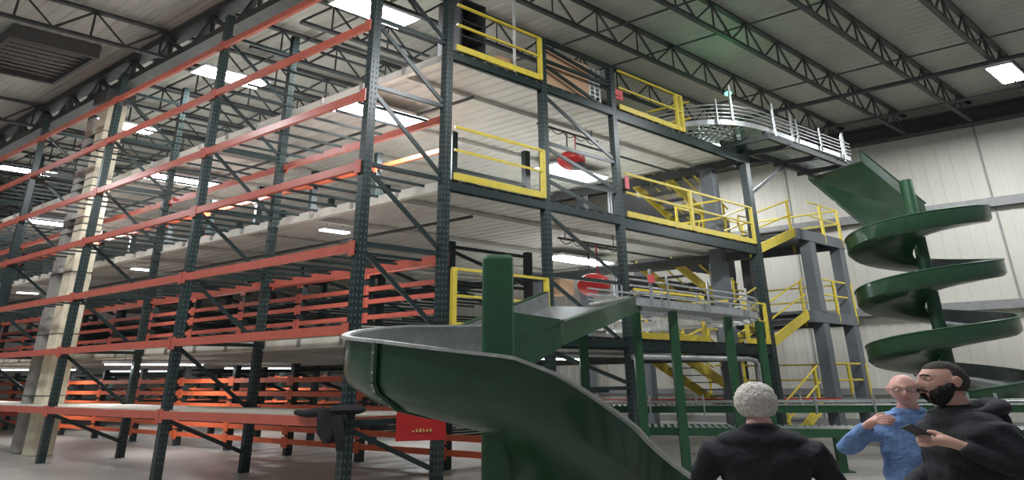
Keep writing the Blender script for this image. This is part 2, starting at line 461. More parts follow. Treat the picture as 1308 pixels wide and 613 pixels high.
# inner swing gates with return rails
def gate(r0, r1, l0, z, label):
    t = thing('safety_gate', W(l0, r0, z), label, 'gate', 'yellow loading gates')
    MB().bar(W(l0, r0, z + 1.05), W(l0, r1, z + 1.05), .05, .05).build('top_rail', M['yellow'], t)
    MB().bar(W(l0, r0, z + .55), W(l0, r1, z + .55), .05, .05).build('mid_rail', M['yellow'], t)
    MB().bar(W(l0, r0, z + .1), W(l0, r1, z + .1), .05, .05).build('bottom_rail', M['yellow'], t)
    for r in (r0, r1): MB().bar(W(l0, r, z), W(l0, r, z + 1.08), .06, .06).build('post', M['yellow'], t)
    b = MB()
    for zz in (1.05, .55): b.bar(W(l0, r0, z + zz), W(-.05, r0, z + zz), .05, .05)
    b.bar(W(l0, r0, z + .1), W(l0, r1, z + .55), .04, .04)
    b.build('return_rail', M['yellow'], t)
gate(9.55, 10.7, 1.1, DZ[1] + .01, 'yellow gate with return rails inside the corner of the middle deck')
gate(9.4, 10.7, 1.3, DZ[0] + .01, 'yellow gate with return rails inside the corner of the lowest deck')
gate(8.75, 10.3, 1.6, DZ[2] + .01, 'yellow gate on the top deck seen under the curved conveyor')

# ================================================================= STAIR TOWER
def rail_line(mb, pts, z, rad=.028):
    mb.tube([p + UZ * z for p in pts], rad, 6)
stt = thing('stair_tower', W(.5, 14.8), 'steel stair tower with slate grey posts, three landings and yellow stringers and handrails', 'stairs')
TP = [(.45, 14.85), (.45, 16.75), (3.3, 14.85), (3.3, 16.75)]
for l, r in TP:
    q = MB().box(l - .15, l + .15, r - .17, r + .17, FZ + .03, 6.12)
    q.box(l - .22, l + .22, r - .24, r + .24, FZ, FZ + .03); q.build('post', M['colsteel'], stt)
LZ = [.92, 3.56, 6.2]
for z in LZ:
    q = MB().box(.3, 3.45, 14.15, 16.95, z - .06, z)
    q.build('landing_plate', M['colsteel'], stt)
    q = MB().box(.28, .36, 14.15, 16.97, z - .36, z - .06).box(3.4, 3.47, 14.15, 16.97, z - .36, z - .06).box(.28, 3.47, 16.9, 16.97, z - .36, z - .06).box(.28, 3.47, 14.12, 14.2, z - .36, z - .06)
    q.build('landing_frame', M['colsteel'], stt)
    hr = MB()
    for hh in (.55, 1.05):
        rail_line(hr, [W(.32, 15.0, z), W(.32, 16.9, z), W(3.4, 16.9, z), W(3.4, 14.3, z)], hh)
    for a, b in ((.32, 15.75), (.32, 16.9), (1.8, 16.9), (3.4, 16.9), (3.4, 15.6)):
        hr.bar(W(a, b, z - .3), W(a, b, z + 1.07), .07, .07)
    hr.build('landing_handrail', M['yellow'], stt)
def flight(l0, l1, ra, za, rb, zb, name):
    """stair from (ra,za) up or down to (rb,zb)"""
    n = max(4, int(abs(zb - za) / .19))
    for l in (l0, l1):
        MB().bar(W(l, ra, za - .12), W(l, rb, zb - .12), .05, .27).build('stringer', M['yellow'], stt)
    t = MB()
    for i in range(n):
        f = (i + .5) / n; r = ra + (rb - ra) * f; z = za + (zb - za) * f
        t.box(l0 + .03, l1 - .03, r - .16, r + .16, z - .03, z)
    t.build('tread', M['colsteel'], stt)
    h = MB()
    for l in (l0, l1):
        for hh in (.5, .98):
            h.tube([W(l, ra, za + hh), W(l, rb, zb + hh)], .028, 6)
        for f in (.08, .92):
            h.bar(W(l, ra + (rb - ra) * f, za + (zb - za) * f - .1), W(l, ra + (rb - ra) * f, za + (zb - za) * f + 1.0), .06, .06)
        # rounded return at the lower end
        h.tube([W(l, rb, zb + .98), W(l, rb + (.3 if rb > ra else -.3), zb + .98), W(l, rb + (.36 if rb > ra else -.36), zb + .74), W(l, rb + (.3 if rb > ra else -.3), zb + .5), W(l, rb, zb + .5)], .028, 6)
    h.build('handrail', M['yellow'], stt)
flight(.42, 1.5, 14.15, 6.2, 11.5, DZ[1], 'a')
flight(.42, 1.5, 14.15, 3.56, 11.5, DZ[0], 'b')
flight(.42, 1.5, 14.15, .92, 12.1, FZ + .02, 'c')
flight(2.3, 3.35, 14.15, 6.2, 10.95, DZ[2], 'd')
flight(2.3, 3.35, 14.15, 3.56, 10.95, DZ[1], 'e')
flight(2.3, 3.35, 14.15, .92, 10.95, DZ[0], 'f')
# bridge plates between platform and flights
for k in (0, 1):
    MB().box(.3, 3.4, 10.98 if k < 3 else 10.98, 11.5, DZ[k] - .08, DZ[k] - .02).build('bridge_plate', M['colsteel'], stt)

# ================================================================= CHUTES
CPROF = [(1.0, 0.0), (.995, -.36), (.95, -.47), (.80, -.62), (.55, -.70), (.30, -.70), (.13, -.66)]
TH = .045
def trough_section(frame_pt, out, up_scale=1.0, prof=CPROF):
    """closed section; out = vector for rho=1"""
    outer = [frame_pt + out * p[0] + UZ * (p[1] * up_scale) for p in prof]
    inner = [frame_pt + out * (p[0] - .028 if i < 3 else p[0]) + UZ * (p[1] * up_scale + (TH if i >= 2 else (TH * .5 if i == 1 else 0))) for i, p in enumerate(prof)]
    return outer, inner
def trough(sections, parent, m_out, m_in, name='trough'):
    o = MB(); i_ = MB(); rim = MB()
    outs = [s[0] for s in sections]; ins = [s[1] for s in sections]
    n = len(outs[0])
    eps = .004
    o.loft([[*a, *[p + UZ * -.004 for p in reversed(b)]] for a, b in zip(outs, ins)])
    i_.loft(ins, closed=False)
    a = o.build(name, m_out, parent, smooth=True)
    # worn steel lining as thin skin just above the painted body
    lin = MB(); lin.loft([[*b, *[p + UZ * .006 for p in reversed(b)]] for b in ins]); lin.build('lining', m_in, a, smooth=True)
    return a
def helix(cx_, cy_, rx, ry, th0, th1, zf, n, us=1.0, prof=CPROF):
    secs = []
    for k in range(n + 1):
        th = th0 + (th1 - th0) * k / n
        out = V((rx * math.cos(th), ry * math.sin(th), 0))
        secs.append(trough_section(V((cx_, cy_, zf(th))), out, us, prof))
    return secs

# ---- near chute
NC = (-.16, 5.5)
nc = thing('spiral_chute', (NC[0], NC[1], 0), 'large green spiral chute in the foreground curling around a square green post', 'spiral chute')
q = MB().abox(NC[0] - .17, NC[0] + .17, NC[1] - .12, NC[1] + .12, FZ + .02, 2.93); q.build('center_post', M['chute_post'], nc, bevel=.05)
MB().abox(NC[0] - .35, NC[0] + .35, NC[1] - .25, NC[1] + .25, FZ, FZ + .02).build('base_plate', M['chute_post'], nc)
def zn(th):   # rim height against the angle, pi/2 far side, pi left, 3pi/2 near side
    d = math.degrees(th)
    kp = [(70, 2.27), (90, 2.25), (135, 2.22), (165, 2.13), (185, 2.05), (230, 1.93), (260, 1.82), (275, 1.77), (290, 1.61), (310, 1.30), (330, 1.02), (340, .90)]
    for (a, za), (b, zb) in zip(kp, kp[1:]):
        if d <= b: return za + (zb - za) * (d - a) / (b - a)
    return kp[-1][1]
rxn, ryn = 1.60, .98
NPROF = [(1.0, 0.0), (.998, -.36), (.97, -.45), (.82, -.60), (.58, -.68), (.30, -.70), (.13, -.68)]
E0 = 322
secs = [trough_section(V((NC[0], NC[1], zn(math.radians(88 + (E0 - 88) * k / 56)))), V((rxn * math.cos(math.radians(88 + (E0 - 88) * k / 56)), ryn * math.sin(math.radians(88 + (E0 - 88) * k / 56)), 0)), 1.0, NPROF) for k in range(57)]
th = math.radians(E0); out = V((rxn * math.cos(th), ryn * math.sin(th), 0)); tang = V((-rxn * math.sin(th), ryn * math.cos(th), 0)).normalized()
p = V((NC[0], NC[1], zn(th)))
for k in range(1, 13):
    s = k * .13
    o2 = out.lerp(V((.95, -.9, 0)), min(1, k / 8))
    secs.append(trough_section(p + tang.lerp(V((.93, .3, 0)), min(1, k / 6)) * s - UZ * (s * .55), o2, 1.0 - .03 * k, NPROF))
tr = trough(secs, nc, M['chute'], M['chute_in'])
# pale worn rim along the top edge
rm = MB(); rr_ = []
for s in secs:
    a = s[0][0]; o_ = (s[0][0] - s[0][3]); o_.z = 0; o_ = o_.normalized()
    rr_.append([a - o_ * .03, a + o_ * .05, a + o_ * .05 + UZ * .03, a - o_ * .03 + UZ * .03])
rm.loft(rr_); rm.build('rim', M['rim'], tr)
# bolted flange between the segments
for kk in (9 + 11, ):
    s = secs[kk]
fl = MB(); bo = MB()
for kk in (33,):
    a = secs[kk][0]; b = secs[kk + 0][0]
    dirv = (secs[kk + 1][0][0] - secs[kk][0][0]).normalized()
    for i in range(5):
        outv = (V((a[i].x - NC[0], a[i].y - NC[1], 0))).normalized()
        p1, p2 = a[i] + outv * .02, a[i + 1] + outv * .02
        fl.bar(p1, p2, .10, .03, up=outv)
        for f in (.25, .75):
            c0 = p1.lerp(p2, f)
            bo.ell(c0 + outv * .02 + dirv * .02, .014, .014, .014, 8, 6)
fl.build('flange', M['chute'], nc); bo.build('bolts', M['galv'], nc, True)
# entry chute coming down from the low roller conveyor
def quad_chute(parent, A0, B0, A1, B1, h, name='entry_chute', m=None, hA=None):
    """A side and B side edges, start 0 to end 1, floor points; walls of height h"""
    m = m or M['chute']
    A0, B0, A1, B1 = map(V, (A0, B0, A1, B1))
    t = .035
    f = MB().hexa([A0 - UZ * t, B0 - UZ * t, B1 - UZ * t, A1 - UZ * t, A0, B0, B1, A1])
    for P, Q, R_ in ((A0, A1, B0), (B0, B1, A0)):
        n = (P - R_); n.z = 0; n = n.normalized() * .03
        f.hexa([P - UZ * t, P + n - UZ * t, Q + n - UZ * t, Q - UZ * t, P + UZ * h, P + n + UZ * h, Q + n + UZ * h, Q + UZ * h])
        fl = n * 1.6
        f.hexa([P + UZ * (h - .02), P + n + fl + UZ * (h - .02), Q + n + fl + UZ * (h - .02), Q + UZ * (h - .02), P + UZ * h, P + n + fl + UZ * h, Q + n + fl + UZ * h, Q + UZ * h])
    o = f.build(name, m, parent)
    g = MB()
    a, b, c_, d = A0, B0, B1, A1
    i1 = (b - a).normalized() * .005
    g.hexa([a + i1, b - i1, c_ - i1, d + i1, a + i1 + UZ * .008, b - i1 + UZ * .008, c_ - i1 + UZ * .008, d + i1 + UZ * .008])
    for P, Q, s in ((A0, A1, 1), (B0, B1, -1)):
        g.hexa([P + i1 * s, P + i1 * 2 * s, Q + i1 * 2 * s, Q + i1 * s, P + i1 * s + UZ * (h - .01), P + i1 * 2 * s + UZ * (h - .01), Q + i1 * 2 * s + UZ * (h - .01), Q + i1 * s + UZ * (h - .01)])
    g.build('lining', M['chute_in'], o)
    return o
quad_chute(nc, (.62, 8.7, 2.80), (2.28, 9.05, 2.80), (-.75, 6.9, 2.02), (.56, 6.25, 2.02), .26)
quad_chute(nc, (.56, 6.25, 2.0), (-.75, 6.95, 2.0), (-.10, 5.75, 1.66), (-1.1, 6.35, 1.75), .30)
q = MB().hexa([(.58, 6.20, 1.97), (.58, 6.24, 1.97), (-.06, 5.68, 1.58), (-.06, 5.64, 1.58), (.58, 6.20, 2.30), (.58, 6.24, 2.30), (-.06, 5.68, 2.33), (-.06, 5.64, 2.33)])
q.build('near_side_plate', M['chute'], nc)

# ---- tower chute by the wall
TC = (10.84, 13.0)
tw = thing('spiral_chute', (TC[0], TC[1], 0), 'tall green spiral chute of several turns around a green post near the panelled wall', 'spiral chute')
MB().tube([(TC[0], TC[1], FZ + .03), (TC[0], TC[1], 6.75)], .15, 14).build('center_post', M['chute_post'], tw, True)
MB().abox(TC[0] - .4, TC[0] + .4, TC[1] - .3, TC[1] + .3, FZ, FZ + .03).build('base_plate', M['chute_post'], tw)
PITCH = 1.42
def zt(th): return 5.22 + (th - PI) / (2 * PI) * PITCH      # th = pi is the left end of the top turn, rising anticlockwise
rxt, ryt = 1.82, 1.10
end = math.radians(415)
start = PI - 2 * PI * 3 + .2
segs = []
th = end
TPROF = [(1.0, 0.0), (.998, -.34), (.95, -.42), (.72, -.46), (.5, -.47), (.30, -.47), (.12, -.46)]
while th > start:
    a = max(start, th - PI)
    s = helix(TC[0], TC[1], rxt, ryt, th, a, zt, 26, 1.0, TPROF)
    o = trough(s, tw, M['chute'], M['chute_in'], 'trough')
    r_ = MB(); r_.tube([x[0][0] + UZ * .004 for x in s], .02, 6); r_.build('rim', M['chute_post'], o, True)
    th = a
quad_chute(tw, (9.95, 15.75, 7.95), (10.75, 14.35, 7.95), (10.8, 14.75, 5.95), (11.7, 13.6, 5.95), .34)

# ================================================================= ROLLER CONVEYORS
def roller_conveyor(name, pts, zc, half, label, rails=3, posts=(), frame_m=None, roller_m=None, step=.13, railgap=.12):
    """pts: centre line in plan (x,y); half: half widths"""
    t = thing(name, (pts[0].x, pts[0].y, zc), label, 'conveyor')
    # resample
    P = [pts[0]]
    for a, b in zip(pts, pts[1:]):
        n = max(1, int((b - a).length / step))
        for k in range(1, n + 1): P.append(a.lerp(b, k / n))
    N = []
    for i in range(len(P)):
        d = (P[min(i + 1, len(P) - 1)] - P[max(i - 1, 0)]); d.z = 0; d.normalize()
        N.append(V((-d.y, d.x, 0)))
    L_ = [p + n * half + UZ * zc for p, n in zip(P, N)]; R_ = [p - n * half + UZ * zc for p, n in zip(P, N)]
    for s in (L_, R_):
        m = MB()
        for a, b in zip(s, s[1:]): m.bar(a - UZ * .05, b - UZ * .05, .03, .15)
        m.build('side_frame', frame_m or M['galv'], t)
    ro = MB()
    for i in range(0, len(P)):
        ro.tube([L_[i], R_[i]], .034, 6)
    ro.build('rollers', roller_m or M['galv'], t, True)
    if rails:
        for s, sg in ((L_, 1), (R_, -1)):
            for k in range(rails):
                q = [p + n * sg * .04 + UZ * (.10 + k * railgap) for p, n in zip(s, N)]
                MB().tube(q[::2] + [q[-1]], .018, 6).build('guide_rail', M['galv'], t, True)
            for i in range(4, len(P) - 1, 9):
                br = MB(); br.bar(s[i] + N[i] * sg * .07 - UZ * .15, s[i] + N[i] * sg * .07 + UZ * (.14 + rails * railgap), .05, .03)
                br.build('rail_bracket', M['galv'], t)
    for (x, y, z0) in posts:
        q = MB().abox(x - .075, x + .075, y - .055, y + .055, z0 + FZ, zc - .14)
        q.abox(x - .16, x + .16, y - .12, y + .12, z0 + FZ, z0 + FZ + .02)
        q.build('support_leg', M['chute_post'], t)
    return t
def arc(c, a, b, n=10):
    """rounded corner through corner c from a to b in plan"""
    return [(a * (1 - t) ** 2 + c * 2 * t * (1 - t) + b * t * t) for t in [k / n for k in range(n + 1)]]
# upper conveyor
a0 = W(3.2, 9.4); a1 = W(.9, 9.4); ac = W(-.35, 9.4); a2 = W(-.35, 11.1); a3 = W(-.62, 15.0)
pts = [a0, a1] + arc(ac, a1, a2, 12)[1:] + [a3]
up = roller_conveyor('roller_conveyor', pts, 8.42, .55, 'galvanised roller conveyor curving off the top deck towards the tall green spiral chute', rails=4, posts=())
fr = MB()
fr.bar(W(.18, 10.4, 8.2), W(.0, 15.3, 8.2), .09, .2); fr.bar(W(-.95, 10.4, 8.2), W(-1.1, 15.3, 8.2), .09, .2)
for r in (10.4, 11.5, 13, 14.4, 15.2): fr.bar(W(.2, r, 8.1), W(-1.05, r, 8.1), .09, .14)
fr.bar(W(0, 11.12, 6.7), W(-.2, 13.0, 8.05), .07, .09)
fr.bar(W(0.1, 11.12, 7.6), W(.0, 12.3, 8.05), .07, .09)
fr.build('support_frame', M['steel'], up)
for l, r in ((-.95, 9.0), (-1.0, 10.9), (-.98, 11.9), (-1.15, 14.6)):
    MB().bar(W(l, r, 8.25), W(l, r, 9.3), .07, .05).build('stanchion', M['galv'], up)
MB().bar(W(.2, 11.6, 8.34), W(.2, 14.8, 8.34), .02, .14).build('side_light_strip', M['galv'], up)
MB().bar(W(-.2, 10.55, 8.0), W(-.2, 10.55, 8.9), .12, .12).build('drive_post', M['chute_post'], up)
# low conveyor
b0 = W(3.0, 8.9); b1 = W(.6, 8.9); bc = W(-1.1, 8.9); b2 = W(-1.25, 6.6); b3 = V((1.75, 9.15, 0))
pts = [b0, b1] + arc(bc, b1, b2, 12)[1:] + [b3]
lw = roller_conveyor('roller_conveyor', pts, 2.95, .5, 'low galvanised roller conveyor on green legs leading to the foreground chute', rails=3, posts=((2.25, 9.3, 0), (3.02, 9.6, 0), (4.47, 10.6, 0), (1.23, 9.0, 0), (5.6, 11.6, 0)), railgap=.11)
MB().bar((2.42, 8.75, 2.8), (2.42, 8.75, 3.45), .05, .05).build('stanchion', M['galv'], lw)
# green chain conveyor along the floor behind the people
fp = [V((1.9, 11.35, 0)), V((6.2, 10.35, 0)), V((12.5, 9.3, 0))]
fc = roller_conveyor('floor_conveyor', fp, .62, .4, 'low green roller conveyor running across behind the people', rails=0, frame_m=M['chute_post'], roller_m=M['galv'], posts=((2.2, 11.2, 0), (4.2, 10.8, 0), (6.2, 10.35, 0), (8.2, 10.0, 0), (10.2, 9.7, 0), (12.2, 9.35, 0)))
fp = [V((1.5, 12.8, 0)), V((13.5, 11.0, 0))]
roller_conveyor('floor_conveyor', fp, .95, .35, 'second green roller conveyor further back, under the stair tower side', rails=1, frame_m=M['chute_post'], posts=((2.2, 12.7, 0), (5.2, 12.25, 0), (8.2, 11.8, 0), (12.2, 11.2, 0)))
tag(MB().bar((2.5, 15.3, .95), (9, 14.6, .95), .12, .12).build('pipe_rail', M['red']), 'red horizontal rail low under the deck, behind the conveyor legs', 'rail')

# silver pipe under lowest deck
tag(MB().tube([W(-.25, 5.6, 2.02), W(-.25, 9.6, 2.02), W(-.25, 9.85, 1.98), W(-.22, 10.0, 1.85), W(-.2, 10.02, 1.2)], .06, 10).build('conduit_pipe', M['galv'], None, True), 'silver pipe under the front edge of the lowest deck, bent down at its right end', 'pipe')
tag(MB().tube([W(.4, 2.0, 2.08), W(.4, 10.2, 2.08)], .05, 8).build('conduit_pipe', M['galv'], None, True), 'straight silver pipe just below the lowest deck, behind the bent one', 'pipe')

# ================================================================= LAMPS
def lamp(l, r, z, label, power, size=(.34, 1.5), group=None, em='led', glow=1.0):
    t = thing('ceiling_lamp', W(l, r, z), label, 'lamp', group)
    a, b = size[0] / 2, size[1] / 2
    MB().box(l - a, l + a, r - b, r + b, z, z + .07).build('housing', M['housing'], t, bevel=.01)
    e = MB()
    e.box(l - a * .82, l - a * .1, r - b * .95, r + b * .95, z - .03, z - .001); e.box(l + a * .1, l + a * .82, r - b * .95, r + b * .95, z - .03, z - .001)
    e.build('diffuser', M[em], t)
    h = MB(); h.tube([W(l, r - b * .6, z + .07), W(l, r - b * .6, z + .3)], .012, 5); h.tube([W(l, r + b * .6, z + .07), W(l, r + b * .6, z + .3)], .012, 5)
    h.build('hanger', M['galv'], t)
    ld = bpy.data.lights.new('lamp_light', 'AREA'); ld.shape = 'RECTANGLE'; ld.size = max(.5, size[0] * 1.5); ld.size_y = size[1]
    ld.energy = power; ld.color = (.93, .97, 1.0)
    lo = bpy.data.objects.new('lamp_light', ld); COL.objects.link(lo); lo.parent = t
    lo.location = (0, 0, -.06); ang = math.atan2(ER.y, ER.x) - PI / 2
    lo.rotation_euler = (0, 0, ang)
    return t
HI = 10.15
gh = 'linear lamps hung above the front rack'
hi_lab = ['beside the head of the nearest upright', 'between the first and second uprights near the top', 'just right of the cream column top', 'furthest left, near the left edge']
for k, l in enumerate((2.75, 8.3, 14.2, 21.9)):
    lamp(l, 1.95, HI, 'white linear lamp above the top deck, ' + hi_lab[k], 330, (.75, 1.7), gh)
gd_lab = ['in front of the tallest uprights, the brightest one', 'behind the second upright', 'low at the left edge']
for k, l in enumerate((2.9, 10.85, 19.4)):
    lamp(l, 2.45, 7.55, 'white linear lamp under the top deck, ' + gd_lab[k], 240, (.9, 2.0), 'lamps under the top deck')  # fixture size enlarged to take in the glow around it
lamp(3.4, 8.6, 7.55, 'bright white lamp under the top deck behind the red hoist', 230, (.8, 2.1))
lamp(3.3, 8.6, 4.85, 'white lamp under the middle deck above the red hoist', 180, (.7, 2.0))
for k, (l, r) in enumerate(((9.8, 2.0), (17.3, 2.1), (2.6, 6.6), (14.5, 7.2), (20.5, 6.4), (7.2, 7.2))):
    lab = ['behind the second upright', 'at the left edge', 'behind the foreground chute post', 'seen between the second and third uprights', 'in the far left distance', 'in the distance behind the black jacket'][k]
    lamp(l, r, 2.08, 'thin white tube lamp under the lowest deck, ' + lab, 70, (.12, 2.2), 'tube lamps under the lowest deck', 'tube')
for k, (l, r) in enumerate(((4, 2.3), (12, 2.3), (20, 2.3))):
    lamp(l, r, 4.9, 'small linear lamp under the middle deck over the first aisle, %s from the front' % dist[k], 40, (.2, .6), 'small aisle lamps under the middle deck', 'tube')
hb = [(-5.46, 14.5, 'at the right edge of the roof beside the wall'), (3.1, 15.6, 'seen beneath the curved conveyor'), (-5.6, 7.0, 'over the open floor in front of the decks'), (-6, -1, 'over the floor nearest the viewer'), (-3.0, -7, 'over the floor left of the viewer'), (6, -6, 'over the aisle in front of the front rack'), (16, -6, 'over the far aisle in front of the rack'), (-9.5, 14.5, 'over the far right corner')]
for l, r, lab in hb:
    lamp(l, r, 10.1, 'high bay lamp under the roof ' + lab, 430, (.6, 1.5), 'high bay lamps')

# ================================================================= THINGS ON THE DECKS
# cardboard panels stood on the top deck
cb = MB(); cb.box(.14, .20, 3.92, 5.30, 7.96, 9.0)
tag(cb.build('cardboard_sheet', M['cardboard']), 'tall tan cardboard sheet standing on the top deck behind the second rack frame', 'cardboard')
cb = MB(); cb.box(.5, 1.1, 3.12, 3.6, 7.96, 8.6); cb.box(.48, 1.12, 3.33, 3.39, 7.97, 8.604)
tag(cb.build('cardboard_box', M['cardboard']), 'cardboard box on the top deck behind the left guardrail', 'box')
cb = MB(); cb.box(1.2, 2.0, 2.7, 3.5, 5.20, 5.50)
tag(cb.build('cardboard_box', M['cardboard']), 'flat brown box on the middle deck behind the guardrail', 'box')
dk = thing('control_cabinet', W(1.0, 2.7, 7.95), 'dark open steel cabinet standing on the top deck next to the first rack frame', 'cabinet')
q = MB().box(.7, 1.3, 2.35, 2.4, 7.95, 9.9).box(.7, 1.3, 2.95, 3.0, 7.95, 9.9).box(.7, 1.3, 2.35, 3.0, 9.85, 9.9).box(1.25, 1.3, 2.4, 2.95, 7.95, 9.85); q.build('body', M['darkgrey'], dk)
for z in (8.4, 8.9, 9.3): MB().box(.7, 1.25, 2.4, 2.95, z, z + .03).build('shelf', M['darkgrey'], dk)
pl = MB(); pl.tube([W(.3, 3.35, 7.95), W(.3, 3.35, 10.4)], .035, 8)
tag(pl.build('white_pole', M['white'], None, True), 'thin white pole rising from the top deck to the roof beside the guardrail', 'pole')

def hoist(l, r, z, ztop, label, s=1.0):
    t = thing('hoist', W(l, r, z), label, 'hoist', 'red hoists under the decks')
    MB().ell(W(l, r, z + .18), .34 * s, .30 * s, .23 * s, 20, 12).build('red_shell', M['red'], t, True)
    q = MB().ell(W(l - .1, r + .05, z + .02), .24 * s, .2 * s, .08 * s, 16, 8); q.build('motor', M['darkgrey'], t, True)
    MB().tube([W(l, r - .12, z + .3), W(l, r - .12, ztop)], .018, 6).build('cable', M['steel'], t)
    MB().tube([W(l, r + .14, z + .3), W(l, r + .14, ztop)], .018, 6).build('cable', M['red'], t)
    MB().tube([W(l, r - 1.0, ztop), W(l, r + .9, ztop)], .03, 6).build('track', M['steel'], t)
    f = MB()
    for k in range(5):
        a = r - .95 + k * .36
        f.tube([W(l, a + .36 * u / 8, ztop - .02 - .1 * math.sin(PI * u / 8)) for u in range(9)], .012, 5)
    f.build('festoon_cable', M['darkgrey'], t)
    for rr in (r - .8, r + .7): MB().tube([W(l, rr, ztop), W(l, rr, ztop + .28)], .012, 5).build('hanger', M['steel'], t)
hoist(.95, 5.65, 6.55, 7.45, 'red hoist hanging on cables under the top deck behind the second rack frame')
hoist(.95, 6.15, 3.52, 4.7, 'red hoist hanging on cables under the middle deck above the entry chute', 1.15)
tag(MB().box(.9, 1.3, 5.1, 5.5, 3.4, 3.75).build('cardboard_box', M['cardboard'], bevel=.02), 'small tan box beside the lower red hoist', 'box')

for k in (1, 2):
    tag(MB().tube([W(.9, 2.9, DZ[k] - .34), W(26, 2.9, DZ[k] - .34)], .035, 8).build('sprinkler_pipe', M['steel'], None, True), 'dark sprinkler pipe running under the %s deck above the first aisle' % DN[k], 'pipe')
    tag(MB().tube([W(1.6, 6.6, DZ[k] - .34), W(1.6, 10.2, DZ[k] - .34)], .03, 8).build('sprinkler_pipe', M['steel'], None, True), 'short dark cross pipe under the %s deck behind the right guardrail' % DN[k], 'pipe')
wp = MB()
for k in range(9): wp.bar(W(.16, 5.36, 7.98 + k * .12), W(.16, 5.68, 7.98 + k * .12), .025, .025)
for r in (5.36, 5.52, 5.68): wp.bar(W(.16, r, 7.96), W(.16, r, 9.0), .035, .035)
tag(wp.build('wire_panel', M['galv']), 'narrow pale wire panel standing beside the tan cardboard sheet on the top deck', 'wire panel')
# red signs
def sign(name, p, w, h, up, label, m, text=None):
    o = MB().hexa([p, p + w, p + w + up * .0 + V((0, .02, 0)), p + V((0, .02, 0)), p + UZ * h, p + w + UZ * h, p + w + UZ * h + V((0, .02, 0)), p + UZ * h + V((0, .02, 0))])
    return o.build(name, m)
ex = thing('red_sign', W(.25, 6.3, 8.35), 'small faded red sign hung behind the top deck guardrail', 'sign')
MB().box(.25, .28, 6.15, 6.6, 8.45, 8.72).build('panel', M['pink'], ex)
MB().box(.24, .25, 6.25, 6.5, 8.52, 8.56).build('lettering', M['red'], ex)
sg2 = MB().box(-.13, -.12, 5.93, 6.05, 5.85, 6.15)
tag(sg2.build('red_tag', M['pink']), 'small faded red tag on the second rack frame above the middle deck', 'tag')
tag(MB().abox(2.36, 2.48, 8.68, 8.70, 3.2, 3.34).build('red_tag', M['pink']), 'small pink tag on the stanchion at the head of the entry chute', 'tag')
rb = thing('red_sign', (-1.5, 8.35, .80), 'dark red rectangular sign with worn yellow lettering beneath the foreground chute', 'sign')
MB().bar((-1.76, 8.0, .95), (-1.04, 8.16, .95), .03, .44).build('panel', M['red'], rb)
q = MB()
for k in range(6):
    x = -1.52 + k * .05; y = 7.972 + (x + 1.76) * .22
    q.abox(x, x + .03, y, y + .006, .855 , .875 + .012 * (k % 3)); 
    if k % 2: q.abox(x, x + .012, y, y + .006, .88, .905)
q.build('lettering', M['lettering'], rb)
MB().tube([(-1.25, 8.1, 1.15), (-1.25, 8.1, 1.45)], .012, 5).build('hanger', M['steel'], rb)
# green beacon under the joist
gb = thing('green_beacon', W(-.45, 9.9, 9.2), 'small glowing green beacon above the curved conveyor', 'beacon')
MB().ell(W(-.45, 9.9, 9.5), .10, .08, .06, 14, 8).build('lens', M['greenled'], gb, True)
MB().tube([W(-.45, 9.9, 8.5), W(-.45, 9.9, 9.45)], .022, 6).build('stem', M['galv'], gb)
pld = bpy.data.lights.new('beacon_light', 'POINT'); pld.energy = 12; pld.color = (.1, 1, .4); pld.shadow_soft_size = .06
plo = bpy.data.objects.new('beacon_light', pld); COL.objects.link(plo); plo.parent = gb; plo.location = (0, -.2, .35)

# black jacket hung over the lowest beam
jk = MB(); random.seed(3)
jr = []
for i in range(9):
    f = i / 8; z = 1.22 - f * .48
    w_ = [.42, .56, .60, .58, .50, .46, .40, .30, .18][i]
    ring = []
    for k in range(18):
        a = 2 * PI * k / 18
        rr = 1 + .16 * math.sin(3 * a + i * .6) + .08 * math.sin(7 * a + i)
        ring.append(W(0.05, -.20, z) + EL * (-w_ / 2 * .9 * rr * math.cos(a)) + ER * (.085 * rr * math.sin(a)))
    jr.append(ring)
jk.loft(jr)
jk.ell(W(-0.03, -.04, 1.19), .30, .2, .08, 14, 8)
jk.tube([W(0.30, -.14, 1.16), W(0.55, -.2, 1.13), W(0.90, -.14, 1.14)], [.07, .06, .04], 10)
jk.tube([W(-0.15, -.25, 1.1), W(-0.25, -.27, .9), W(-0.25, -.25, .66)], [.08, .07, .055], 10)
tag(jk.build('jacket', M['black'], None, True), 'black jacket slung over the lowest front beam beside the tallest upright', 'jacket')

